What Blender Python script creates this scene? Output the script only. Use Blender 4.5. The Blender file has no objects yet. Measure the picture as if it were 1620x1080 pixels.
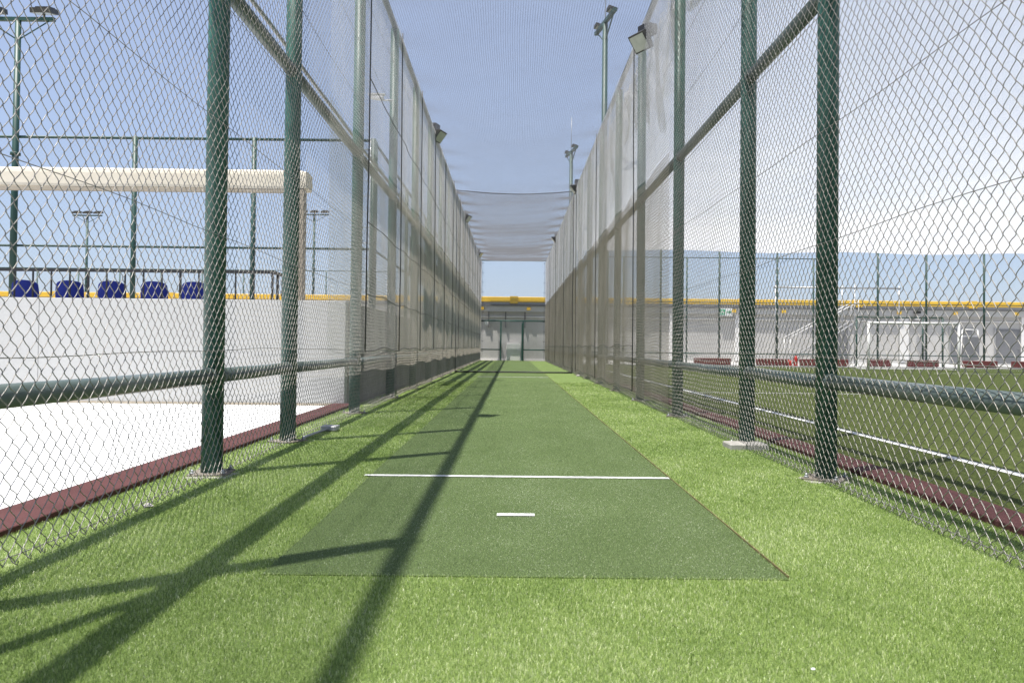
import bpy, math, random
import numpy as np
from mathutils import Vector, Matrix

C = bpy.context.scene.collection
R = math.radians
rng = np.random.default_rng(7)
random.seed(7)

# ------------------------------------------------------------------ camera
H = 0.90                                    # eye height
cam_d = bpy.data.cameras.new('camera')
cam = bpy.data.objects.new('camera', cam_d); C.objects.link(cam)
cam_d.sensor_width = 36.0
cam_d.lens = 36.0 * 1240 / 1620
cam_d.clip_start = 0.05; cam_d.clip_end = 3000
PITCH = 1.0
cam_d.shift_y = -(math.tan(R(PITCH)) * 1240 - 8) / 1620
cam.matrix_world = (Matrix.Translation((0, 0, H)) @ Matrix.Rotation(R(90 + PITCH), 4, 'X')
                    @ Matrix.Rotation(R(0.62), 4, 'Z'))
cam_d.dof.use_dof = True; cam_d.dof.focus_distance = 6.0; cam_d.dof.aperture_fstop = 5.0
bpy.context.scene.camera = cam

# ------------------------------------------------------------------ sky and sun
SD = Vector((-0.250, -0.190, 1.0)).normalized()      # towards the sun
world = bpy.data.worlds.new("World"); bpy.context.scene.world = world
world.use_nodes = True
wn = world.node_tree; wn.nodes.clear()
wo = wn.nodes.new('ShaderNodeOutputWorld'); wb = wn.nodes.new('ShaderNodeBackground')
sky = wn.nodes.new('ShaderNodeTexSky'); sky.sky_type = 'NISHITA'; sky.sun_disc = False
sky.sun_elevation = math.asin(SD.z); sky.sun_rotation = math.atan2(SD.x, SD.y)
sky.altitude = 0; sky.air_density = 1.0; sky.dust_density = 1.2; sky.ozone_density = 2.0
# thin high cirrus, part of the sky itself
tc = wn.nodes.new('ShaderNodeTexCoord'); mp = wn.nodes.new('ShaderNodeMapping')
mp.inputs['Scale'].default_value = (1.2, 3.5, 6.0); mp.inputs['Rotation'].default_value = (0.2, 0.5, 0.6)
nz = wn.nodes.new('ShaderNodeTexNoise'); nz.inputs['Scale'].default_value = 1.6; nz.inputs['Detail'].default_value = 8
nz.inputs['Distortion'].default_value = 0.6
cr = wn.nodes.new('ShaderNodeValToRGB'); cr.color_ramp.elements[0].position = 0.5; cr.color_ramp.elements[1].position = 0.85
cr.color_ramp.elements[0].color = (0, 0, 0, 1); cr.color_ramp.elements[1].color = (0.035, 0.035, 0.035, 1)
mx = wn.nodes.new('ShaderNodeMixRGB'); mx.blend_type = 'MIX'; mx.inputs['Color2'].default_value = (7, 7.2, 7.8, 1)
wn.links.new(tc.outputs['Generated'], mp.inputs['Vector']); wn.links.new(mp.outputs['Vector'], nz.inputs['Vector'])
wn.links.new(nz.outputs['Fac'], cr.inputs['Fac']); wn.links.new(cr.outputs['Color'], mx.inputs['Fac'])
wn.links.new(sky.outputs['Color'], mx.inputs['Color1']); hz = wn.nodes.new('ShaderNodeMixRGB'); hz.blend_type = 'MIX'; hz.inputs['Fac'].default_value = 0.55      # even bright desert haze in the sky
hz.inputs['Color2'].default_value = (3.05, 3.55, 4.95, 1)
wn.links.new(mx.outputs['Color'], hz.inputs['Color1']); wn.links.new(hz.outputs['Color'], wb.inputs['Color'])
wb.inputs['Strength'].default_value = 0.105
wn.links.new(wb.outputs['Background'], wo.inputs['Surface'])
sl = bpy.data.lights.new('sun', 'SUN'); sl.energy = 5.0; sl.angle = R(0.53); sl.color = (1.0, 0.96, 0.90)
so = bpy.data.objects.new('sun', sl); C.objects.link(so)
so.rotation_euler = SD.to_track_quat('Z', 'Y').to_euler()
vs = bpy.context.scene.view_settings
vs.view_transform = 'Standard'; vs.look = 'None'; vs.gamma = 1; vs.use_curve_mapping = False; vs.exposure = 0.74
cy = bpy.context.scene.cycles
cy.max_bounces = 6; cy.diffuse_bounces = 3; cy.glossy_bounces = 2; cy.transmission_bounces = 3; cy.transparent_max_bounces = 24

# ------------------------------------------------------------------ materials
def mat(name, col, rough=0.6, metal=0.0, col2=None, scale=8.0, amt=0.5, bump=0.0, bscale=60.0, spec=0.5,
        translucent=0.0, detail=6, stretch=None, fine=None, bdist=0.004):
    m = bpy.data.materials.new(name); m.use_nodes = True
    n, l = m.node_tree.nodes, m.node_tree.links
    p = n['Principled BSDF']; out = n['Material Output']
    p.inputs['Base Color'].default_value = (*col, 1); p.inputs['Roughness'].default_value = rough
    p.inputs['Metallic'].default_value = metal; p.inputs['Specular IOR Level'].default_value = spec
    t = n.new('ShaderNodeTexCoord'); vec = t.outputs['Object']
    if stretch:
        mpn = n.new('ShaderNodeMapping'); mpn.inputs['Scale'].default_value = stretch
        l.new(vec, mpn.inputs['Vector']); vec = mpn.outputs['Vector']
    csock = None
    if col2:
        z = n.new('ShaderNodeTexNoise'); z.inputs['Scale'].default_value = scale; z.inputs['Detail'].default_value = detail
        z.inputs['Roughness'].default_value = 0.65
        rmp = n.new('ShaderNodeValToRGB')
        rmp.color_ramp.elements[0].position = 0.5 - amt / 2; rmp.color_ramp.elements[1].position = 0.5 + amt / 2
        rmp.color_ramp.elements[0].color = (*col, 1); rmp.color_ramp.elements[1].color = (*col2, 1)
        l.new(vec, z.inputs['Vector']); l.new(z.outputs['Fac'], rmp.inputs['Fac']); csock = rmp.outputs['Color']
        l.new(csock, p.inputs['Base Color'])
    if fine:                                # (scale, low, high): fine speckle multiplied over the colour
        z2 = n.new('ShaderNodeTexNoise'); z2.inputs['Scale'].default_value = fine[0]; z2.inputs['Detail'].default_value = 3
        mr = n.new('ShaderNodeMapRange'); mr.inputs[1].default_value = 0.35; mr.inputs[2].default_value = 0.65
        mr.inputs[3].default_value = fine[1]; mr.inputs[4].default_value = fine[2]
        mm = n.new('ShaderNodeMixRGB'); mm.blend_type = 'MULTIPLY'; mm.inputs['Fac'].default_value = 1
        l.new(vec, z2.inputs['Vector']); l.new(z2.outputs['Fac'], mr.inputs[0])
        if csock: l.new(csock, mm.inputs['Color1'])
        else: mm.inputs['Color1'].default_value = (*col, 1)
        l.new(mr.outputs[0], mm.inputs['Color2']); l.new(mm.outputs['Color'], p.inputs['Base Color'])
    if bump:
        z3 = n.new('ShaderNodeTexNoise'); z3.inputs['Scale'].default_value = bscale; z3.inputs['Detail'].default_value = 4
        b = n.new('ShaderNodeBump'); b.inputs['Strength'].default_value = bump; b.inputs['Distance'].default_value = bdist
        l.new(vec, z3.inputs['Vector']); l.new(z3.outputs['Fac'], b.inputs['Height']); l.new(b.outputs['Normal'], p.inputs['Normal'])
    if translucent:
        tr = n.new('ShaderNodeBsdfTranslucent'); tr.inputs['Color'].default_value = (*(col2 or col), 1)
        ms = n.new('ShaderNodeMixShader'); ms.inputs[0].default_value = translucent
        l.new(p.outputs[0], ms.inputs[1]); l.new(tr.outputs[0], ms.inputs[2]); l.new(ms.outputs[0], out.inputs['Surface'])
    return m

M = {}
M['green'] = mat('green_paint', (0.013, 0.058, 0.044), 0.45, col2=(0.038, 0.115, 0.092), scale=5, amt=0.35, bump=0.25, bscale=45, stretch=(1, 1, 0.25), spec=0.35, fine=(38, 0.8, 1.25))
M['green_rail'] = mat('faded_green_paint', (0.035, 0.060, 0.053), 0.34, col2=(0.14, 0.17, 0.16), scale=5, amt=0.4, bump=0.2, bscale=18, stretch=(1, 0.3, 1))
M['green_far'] = mat('dark_green_paint', (0.008, 0.042, 0.033), 0.5, col2=(0.016, 0.065, 0.05), scale=2)
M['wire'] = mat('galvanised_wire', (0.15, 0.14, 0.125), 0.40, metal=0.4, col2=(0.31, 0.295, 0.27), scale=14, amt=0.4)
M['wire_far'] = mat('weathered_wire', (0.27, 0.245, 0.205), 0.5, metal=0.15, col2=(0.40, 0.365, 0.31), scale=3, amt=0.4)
M['twine_dark'] = mat('dark_net_twine', (0.105, 0.108, 0.12), 0.8, col2=(0.15, 0.153, 0.165), scale=2)
M['twine_beige'] = mat('beige_net_twine', (0.60, 0.58, 0.52), 0.85, col2=(0.72, 0.70, 0.64), scale=0.8, translucent=0.4)
M['twine_brown'] = mat('dusty_net_twine', (0.38, 0.34, 0.27), 0.85, col2=(0.50, 0.46, 0.38), scale=0.8, translucent=0.3)
M['twine_white'] = mat('white_net_twine', (0.8, 0.8, 0.8), 0.8, col2=(0.88, 0.88, 0.9), scale=0.4, translucent=0.5)
M['concrete'] = mat('concrete', (0.34, 0.33, 0.31), 0.85, col2=(0.46, 0.45, 0.43), scale=6, bump=0.4, bscale=40)
M['pad'] = mat('pad_concrete', (0.27, 0.255, 0.225), 0.9, col2=(0.40, 0.385, 0.35), scale=12, bump=0.5, bscale=60)
M['steel'] = mat('grey_steel', (0.30, 0.31, 0.31), 0.4, metal=0.6, col2=(0.4, 0.41, 0.41), scale=20)
M['black'] = mat('black_paint', (0.012, 0.012, 0.013), 0.45, col2=(0.02, 0.02, 0.02), scale=9)
M['glass'] = mat('lamp_glass', (0.36, 0.38, 0.33), 0.12, col2=(0.48, 0.5, 0.44), scale=9)
M['housing'] = mat('lamp_housing', (0.035, 0.035, 0.03), 0.4, metal=0.3, col2=(0.07, 0.068, 0.06), scale=9)
M['plate'] = mat('rusty_plate', (0.13, 0.12, 0.105), 0.85, col2=(0.22, 0.19, 0.15), scale=30, bump=0.4, bscale=80, spec=0.2)
M['maroon'] = mat('maroon_rubber', (0.066, 0.026, 0.025), 0.9, spec=0.2, col2=(0.105, 0.044, 0.042), scale=2.5, amt=0.5, bump=0.3, bscale=150, fine=(260, 0.75, 1.2))
M['maroon_block'] = mat('maroon_block_paint', (0.10, 0.022, 0.020), 0.7, col2=(0.15, 0.035, 0.03), scale=3)
M['white_floor'] = mat('white_court', (0.74, 0.74, 0.73), 0.6, col2=(0.82, 0.82, 0.81), scale=0.8, amt=0.5, bump=0.05, bscale=90, fine=(3, 0.95, 1.03))
M['white_line'] = mat('white_line_turf', (0.66, 0.67, 0.64), 0.8, col2=(0.78, 0.78, 0.76), scale=60, bump=0.6, bscale=300, fine=(70, 0.62, 1.05))
M['wall'] = mat('pale_render', (0.40, 0.40, 0.39), 0.85, col2=(0.46, 0.46, 0.45), scale=0.9, amt=0.6, bump=0.2, bscale=60, fine=(30, 0.96, 1.03))
M['wall_back'] = mat('grey_white_render', (0.43, 0.42, 0.405), 0.85, col2=(0.55, 0.54, 0.52), scale=0.6, amt=0.6, bump=0.2, bscale=30)
M['fascia'] = mat('pale_fascia', (0.46, 0.455, 0.44), 0.7, col2=(0.55, 0.545, 0.53), scale=0.8)
M['trim'] = mat('white_trim', (0.72, 0.71, 0.69), 0.6, col2=(0.78, 0.77, 0.75), scale=3)
M['yellow'] = mat('yellow_paint', (0.72, 0.43, 0.030), 0.5, col2=(0.80, 0.52, 0.05), scale=1.2)
M['gutter'] = mat('grey_gutter', (0.10, 0.10, 0.105), 0.5, col2=(0.14, 0.14, 0.145), scale=2)
M['flash'] = mat('grey_flashing', (0.30, 0.305, 0.31), 0.5, metal=0.3, col2=(0.38, 0.38, 0.385), scale=2)
M['blue'] = mat('blue_plastic', (0.007, 0.015, 0.14), 0.6, col2=(0.011, 0.022, 0.18), scale=4, spec=0.2)
M['cream'] = mat('cream_canvas', (0.70, 0.63, 0.50), 0.8, col2=(0.76, 0.70, 0.58), scale=1.2, bump=0.3, bscale=6, bdist=0.02, translucent=0.12)
M['tan'] = mat('tan_canvas', (0.30, 0.26, 0.20), 0.85, col2=(0.38, 0.33, 0.26), scale=3, bump=0.3, bscale=8, bdist=0.02)
M['door'] = mat('grey_door', (0.16, 0.165, 0.175), 0.5, metal=0.2, col2=(0.2, 0.205, 0.215), scale=1.5)
M['red'] = mat('red_enamel', (0.42, 0.02, 0.015), 0.35, col2=(0.5, 0.03, 0.02), scale=4)
M['sign_white'] = mat('sign_white', (0.7, 0.72, 0.7), 0.5, col2=(0.75, 0.77, 0.75), scale=4)
M['sign_green'] = mat('sign_green', (0.03, 0.32, 0.16), 0.5, col2=(0.04, 0.36, 0.18), scale=4)
M['earth'] = mat('sandy_ground', (0.30, 0.27, 0.22), 0.95, col2=(0.38, 0.34, 0.28), scale=0.2, bump=0.3, bscale=10)
M['mat'] = mat('carpet_pitch', (0.080, 0.120, 0.036), 0.85, col2=(0.118, 0.165, 0.060), scale=1.3, amt=0.7, bump=1.0, bscale=260, fine=(230, 0.1, 1.9), bdist=0.008, spec=0.2)
M['mat_edge'] = mat('frayed_edge', (0.20, 0.13, 0.055), 0.9, col2=(0.09, 0.12, 0.035), scale=30, bump=0.6, bscale=200)
M['turf_base'] = mat('turf_backing', (0.105, 0.165, 0.035), 0.9, col2=(0.175, 0.245, 0.062), scale=3.0, amt=0.8, bump=1.0, bscale=120, fine=(150, 0.5, 1.4), bdist=0.01)
M['turf_pitch'] = mat('pitch_turf', (0.045, 0.062, 0.012), 0.95, spec=0.15, col2=(0.078, 0.096, 0.026), scale=2.2, amt=0.8, bump=1.0, bscale=90, fine=(110, 0.55, 1.4), bdist=0.01, stretch=(1, 0.35, 1))
M['wall_side'] = mat('shaded_side_wall', (0.20, 0.185, 0.165), 0.9, col2=(0.27, 0.25, 0.22), scale=1.5, bump=0.3, bscale=30)  # stand side wall, its shade put into a darker brown-grey colour
M['dark_strip'] = mat('dark_grey_strip', (0.075, 0.08, 0.075), 0.9, col2=(0.11, 0.11, 0.105), scale=2)

def blade_material(name, c0, c1, c2, c3, rough, trans):
    m = bpy.data.materials.new(name); m.use_nodes = True
    n, l = m.node_tree.nodes, m.node_tree.links; p = n['Principled BSDF']; out = n['Material Output']
    a = n.new('ShaderNodeAttribute'); a.attribute_name = 'tint'
    rmp = n.new('ShaderNodeValToRGB'); e = rmp.color_ramp.elements
    e[0].position = 0; e[0].color = (*c0, 1); e[1].position = 1; e[1].color = (*c3, 1)
    x = e.new(0.5); x.color = (*c1, 1); x = e.new(0.85); x.color = (*c2, 1)
    l.new(a.outputs['Fac'], rmp.inputs['Fac']); l.new(rmp.outputs['Color'], p.inputs['Base Color'])
    p.inputs['Roughness'].default_value = rough; p.inputs['Specular IOR Level'].default_value = 0.5
    tr = n.new('ShaderNodeBsdfTranslucent'); l.new(rmp.outputs['Color'], tr.inputs['Color'])
    ms = n.new('ShaderNodeMixShader'); ms.inputs[0].default_value = trans
    l.new(p.outputs[0], ms.inputs[1]); l.new(tr.outputs[0], ms.inputs[2]); l.new(ms.outputs[0], out.inputs['Surface'])
    return m
M['blades'] = blade_material('grass_blades', (0.07, 0.13, 0.018), (0.30, 0.42, 0.092), (0.52, 0.62, 0.22), (0.80, 0.83, 0.52), 0.33, 0.16)
M['pile'] = blade_material('carpet_pile', (0.028, 0.052, 0.014), (0.145, 0.228, 0.080), (0.31, 0.39, 0.19), (0.64, 0.67, 0.50), 0.6, 0.08)

# ------------------------------------------------------------------ mesh helpers
def raw_mesh(name, V, F, smooth=True):
    """V (n,3) array, F (m,k) array of equal-sized faces"""
    me = bpy.data.meshes.new(name); V = np.asarray(V, np.float32); F = np.asarray(F, np.int32)
    me.vertices.add(len(V)); me.vertices.foreach_set('co', V.ravel())
    me.loops.add(F.size); me.loops.foreach_set('vertex_index', F.ravel())
    me.polygons.add(len(F)); me.polygons.foreach_set('loop_start', np.arange(0, F.size, F.shape[1], dtype=np.int32))
    try: me.polygons.foreach_set('loop_total', np.full(len(F), F.shape[1], np.int32))
    except Exception: pass
    me.update(calc_edges=True); me.validate()
    me.polygons.foreach_set('use_smooth', np.full(len(F), smooth))
    return me

def tubes(P, r, ref, k=4, closed_ends=False):
    """P (N,M,3) bundle of polylines -> verts, quads"""
    P = np.asarray(P, np.float64); N, Mm, _ = P.shape
    t = np.gradient(P, axis=1); t /= np.linalg.norm(t, axis=2, keepdims=True) + 1e-12
    ref = np.asarray(ref, float)
    n1 = ref - (t @ ref)[..., None] * t; n1 /= np.linalg.norm(n1, axis=2, keepdims=True) + 1e-12
    n2 = np.cross(t, n1)
    a = np.arange(k) * 2 * np.pi / k
    V = P[:, :, None, :] + r * (np.cos(a)[:, None] * n1[:, :, None, :] + np.sin(a)[:, None] * n2[:, :, None, :])
    idx = np.arange(N * Mm * k).reshape(N, Mm, k)
    A = idx[:, :-1, :]; B = np.roll(idx, -1, axis=2)[:, :-1, :]
    Cc = np.roll(idx, -1, axis=2)[:, 1:, :]; D = idx[:, 1:, :]
    F = np.stack([A, B, Cc, D], -1).reshape(-1, 4)
    return V.reshape(-1, 3), F

class MB:
    """collects shapes, links them as one mesh"""
    def __init__(s): s.V = []; s.F = []; s.S = []; s.n = 0
    def add(s, V, F, smooth=False):
        for f in F: s.F.append([i + s.n for i in f]); s.S.append(smooth)
        s.V += [tuple(v) for v in V]; s.n += len(V); return s
    def box(s, x0, x1, y0, y1, z0, z1, bev=0.0):
        if bev:
            b = bev; V = []; F = []
            for (zz, ins) in ((z0, b), (z0 + b, 0), (z1 - b, 0), (z1, b)):
                for (xx, yy) in ((x0 + ins + b, y0 + ins), (x1 - ins - b, y0 + ins), (x1 - ins, y0 + ins + b), (x1 - ins, y1 - ins - b),
                                 (x1 - ins - b, y1 - ins), (x0 + ins + b, y1 - ins), (x0 + ins, y1 - ins - b), (x0 + ins, y0 + ins + b)):
                    V.append((xx, yy, zz))
            for q in range(3):
                for i in range(8): F.append((q * 8 + i, q * 8 + (i + 1) % 8, q * 8 + 8 + (i + 1) % 8, q * 8 + 8 + i))
            F.append(tuple(reversed(range(8)))); F.append(tuple(range(24, 32)))
            return s.add(V, F)
        V = [(x, y, z) for z in (z0, z1) for (x, y) in ((x0, y0), (x1, y0), (x1, y1), (x0, y1))]
        return s.add(V, [(3, 2, 1, 0), (4, 5, 6, 7), (0, 1, 5, 4), (1, 2, 6, 5), (2, 3, 7, 6), (3, 0, 4, 7)])
    def obox(s, p, rot, sx, sy, sz):
        """box of size about point p turned by matrix rot"""
        V = [Vector(p) + rot @ Vector((x * sx / 2, y * sy / 2, z * sz / 2)) for z in (-1, 1) for (x, y) in ((-1, -1), (1, -1), (1, 1), (-1, 1))]
        return s.add(V, [(3, 2, 1, 0), (4, 5, 6, 7), (0, 1, 5, 4), (1, 2, 6, 5), (2, 3, 7, 6), (3, 0, 4, 7)])
    def tube(s, pts, r, k=12, cap=True):
        pts = [Vector(p) for p in pts]; n = len(pts); base = None; V = []
        rr = r if isinstance(r, (list, tuple)) else [r] * n
        for i, p in enumerate(pts):
            t = (pts[min(i + 1, n - 1)] - pts[max(i - 1, 0)]).normalized()
            if base is None: base = Vector((1, 0, 0)) if abs(t.x) < 0.8 else Vector((0, 0, 1))
            u = (base - base.dot(t) * t).normalized(); w = t.cross(u); base = u
            for j in range(k):
                a = 2 * math.pi * j / k; V.append(p + rr[i] * (math.cos(a) * u + math.sin(a) * w))
        F = [(i * k + j, i * k + (j + 1) % k, (i + 1) * k + (j + 1) % k, (i + 1) * k + j) for i in range(n - 1) for j in range(k)]
        s.add(V, F, True)
        if cap:
            s.F.append([s.n - len(V) + j for j in reversed(range(k))]); s.S.append(False)
            s.F.append([s.n - k + j for j in range(k)]); s.S.append(False)
        return s
    def mesh(s, name):
        me = bpy.data.meshes.new(name); me.from_pydata(s.V, [], s.F); me.update()
        me.polygons.foreach_set('use_smooth', s.S); return me
    def build(s, name, m, parent=None, loc=None):
        return link(name, s.mesh(name), m, parent, loc)

def link(name, me, m, parent=None, loc=None):
    if m is not None: me.materials.append(m)
    o = bpy.data.objects.new(name, me); C.objects.link(o)
    if parent: o.parent = parent
    if loc: o.location = loc
    return o
def tag(o, label=None, cat=None, group=None, kind=None):
    if label: o['label'] = label
    if cat: o['category'] = cat
    if group: o['group'] = group
    if kind: o['kind'] = kind
    return o
def empty(name, loc, label, cat, group=None, rz=0):
    o = bpy.data.objects.new(name, None); C.objects.link(o); o.location = loc; o.rotation_euler = (0, 0, rz)
    o.empty_display_size = 0.2
    return tag(o, label, cat, group)
def copy_tree(o, parent=None):
    c = o.copy(); C.objects.link(c)
    if parent: c.parent = parent
    for ch in list(o.children): copy_tree(ch, c)
    return c

# ------------------------------------------------------------------ ground
def sheet(name, x0, x1, y0, y1, z, m, kind='structure'):
    mb = MB(); mb.add([(x0, y0, z), (x1, y0, z), (x1, y1, z), (x0, y1, z)], [(0, 1, 2, 3)])
    return tag(mb.build(name, m), kind=kind)
sheet('ground', -600, 600, -300, 1200, -0.03, M['earth'])
XL, XR = -2.06, 2.19
sheet('cage_turf', -2.33, 2.52, -6, 50.15, 0.0, M['turf_base'])
sheet('football_pitch', 2.74, 42, -14, 40.3, 0.004, M['turf_pitch'])
sheet('white_court', -24, -2.60, -14, 11.62, -0.004, M['white_floor'])
def slab(name, x0, x1, y0, y1, z0, z1, m):
    mb = MB(); mb.box(x0, x1, y0, y1, z0, z1, 0.004); return tag(mb.build(name, m), kind='structure')
slab('kerb_west', -2.63, -2.32, -6, 11.615, -0.02, 0.035, M['maroon'])
slab('kerb_east', 2.50, 2.76, -6, 45, -0.02, 0.035, M['maroon'])
slab('pavement', 2.78, 42, 40.3, 50.44, -0.02, 0.05, M['concrete'])
slab('path', -24, -2.34, -20, -14.0, -0.02, 0.002, M['concrete'])
for x in (-5.6, -8.6, -11.6):
    sheet('court_joint', x - .006, x + .006, -14, 11.62, 0.0, M['wall'])
# lines on the pitch
def line(x0, x1, y0, y1, z, name='painted_line'):
    mb = MB(); mb.add([(x0, y0, z), (x1, y0, z), (x1, y1, z), (x0, y1, z)], [(0, 1, 2, 3)])
    return tag(mb.build(name, M['white_line']), kind='structure')
line(3.66, 3.76, -14, 37.5, 0.0085)
line(3.76, 40, 16.0, 16.07, 0.0085)
line(3.76, 40, 37.4, 37.5, 0.0085)
line(17, 26, 31.5, 31.6, 0.0085)

# the carpet strip
def carpet():
    nx, ny = 3, 60
    x0, x1, y0, y1, z = -0.965, 1.095, 3.07, 50.1, 0.0045
    V = []; F = []
    for j in range(ny + 1):
        f = (j / ny) ** 2; y = y0 + (y1 - y0) * f
        wob = 0.006 * math.sin(y * 1.7) + 0.003 * math.sin(y * 5.1)
        V += [(x0 + wob, y, 0.0), (x0 + wob + 0.004, y, z), (x1 + wob - 0.004, y, z), (x1 + wob, y, 0.0)]
    for j in range(ny):
        for i in range(3): F.append((j * 4 + i, j * 4 + i + 1, j * 4 + 5 + i, j * 4 + 4 + i))
    F.append((0, 3, 2, 1))
    mb = MB(); mb.add(V, F); return mb.build('carpet_pitch', M['mat'])
CARPET = tag(carpet(), 'long dark green carpet cricket strip laid down the middle of the cage', 'mat')
def crease(x0, x1, y0, y1, name, label):
    V = []; F = []; n = 60
    for i in range(n + 1):
        x = x0 + (x1 - x0) * i / n
        V += [(x, y0 + random.uniform(-.0035, .0035), 0.0088), (x, y1 + random.uniform(-.0035, .0035), 0.0088)]
    for i in range(n): F.append((2 * i, 2 * i + 2, 2 * i + 3, 2 * i + 1))
    mb = MB(); mb.add(V, F); return tag(mb.build(name, M['white_line']), label, 'crease line', kind='structure')
crease(-1.0, 1.09, 5.375, 5.435, 'crease_line', None)
crease(-0.07, 0.13, 4.155, 4.215, 'crease_mark', None)
crease(-1.0, 1.09, 22.95, 23.05, 'crease_line', None)
eb = MB(); eb.box(1.097, 1.102, 3.1, 30, 0.0, 0.010)
tag(eb.build('carpet_edge', M['mat_edge']), 'thin brown frayed glue seam along right edge of dark carpet strip', 'seam')

# grass blades
def tufts(name, P, W, h, lean, ang, tint, m, parent=None):
    n = len(P)
    d = np.stack([np.cos(ang), np.sin(ang)], 1); yaw = rng.uniform(0, np.pi, n)
    s = np.stack([np.cos(yaw), np.sin(yaw)], 1) * W[:, None]
    V = np.zeros((n, 5, 3), np.float32)
    V[:, 0, :2] = P - s / 2; V[:, 1, :2] = P + s / 2
    mid = P + d * (lean * .35)[:, None]; tip = P + d * lean[:, None]
    V[:, 2, :2] = mid + s / 2.4; V[:, 3, :2] = mid - s / 2.4; V[:, 2, 2] = V[:, 3, 2] = h * .62
    V[:, 4, :2] = tip; V[:, 4, 2] = h * .95
    b = np.arange(n) * 5
    F = np.concatenate([np.stack([b, b + 1, b + 2], 1), np.stack([b, b + 2, b + 3], 1), np.stack([b + 3, b + 2, b + 4], 1)])
    me = raw_mesh(name, V.reshape(-1, 3), F, smooth=False)
    at = me.attributes.new('tint', 'FLOAT', 'POINT')
    at.data.foreach_set('value', np.repeat(np.clip(tint, 0, 1), 5).astype(np.float32))
    return link(name, me, m, parent)
def scatter(zones, x0, x1, keep_fn):
    P = []; W = []
    for y0, y1, dens, w in zones:
        n = int((y1 - y0) * (x1 - x0) * dens); x = rng.uniform(x0, x1, n); y = rng.uniform(y0, y1, n)
        k = keep_fn(x, y, n) & (np.abs(x) * 1240 < 850 * y + 300)
        x, y = x[k], y[k]; P.append(np.stack([x, y], 1)); W.append(np.full(len(x), w))
    return np.concatenate(P), np.concatenate(W)
def patches(x, y):
    return np.sin(x * 2.1 + 1.3 * np.sin(y * 1.1)) + np.sin(y * 2.7 + x * 1.7 + 2) + 0.8 * np.sin(x * 6.3 - y * 5.1) + .7 * np.sin(x * 14 + y * 9 + 2 * np.sin(x * 5))
def blades():
    zones = [(1.6, 3.2, 42000, .0012), (3.2, 4.6, 28000, .0014), (4.6, 6.5, 15000, .0021), (6.5, 9.5, 7000, .0032), (9.5, 14, 3400, .005), (14, 20, 1500, .008)]
    def keep(x, y, n):
        jx = rng.normal(0, .005, n); jy = rng.normal(0, .006, n)
        return ~((x > -0.965 + jx) & (x < 1.097 + jx * .3) & (y > 3.072 + jy))
    P, W = scatter(zones, -2.32, 2.50, keep); n = len(P)
    f1 = patches(P[:, 0], P[:, 1])
    h = rng.uniform(.007, .017, n) * (1 + .06 * f1)
    lean = rng.uniform(.05, .85, n) * h
    ang = f1 * 0.5 + 1.2 + rng.normal(0, 2.0, n)
    t = rng.normal(.47, .30, n) + .075 * f1 + (rng.random(n) > .955) * .45
    tag(tufts('grass', P, W, h, lean, ang, t, M['blades']), 'bright green artificial grass around the dark carpet strip', 'grass', kind='stuff')
    zones = [(3.075, 4.2, 52000, .0017), (4.2, 5.8, 30000, .0022), (5.8, 8.5, 13000, .0034), (8.5, 13, 5000, .0055), (13, 20, 1800, .009)]
    P, W = scatter(zones, -.962, 1.093, lambda x, y, n: ~((y > 5.37) & (y < 5.44)) & ~((y > 4.15) & (y < 4.22) & (x > -.073) & (x < .133)))
    n = len(P); f1 = patches(P[:, 0] * .6 + 3, P[:, 1] * .5)
    t = rng.normal(.44, .34, n) + .05 * f1 + .12 * np.exp(-((P[:, 0] - .15) ** 2 / .25 + (P[:, 1] - 4.9) ** 2 / 1.2)) + .08 * np.sin(P[:, 0] * 9 + np.sin(P[:, 1] * 4))
    tag(tufts('carpet_pile', P, W, rng.uniform(.005, .0095, n), rng.uniform(.001, .007, n), rng.uniform(0, 6.28, n), t, M['pile'], CARPET), kind='stuff')
blades()

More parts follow.
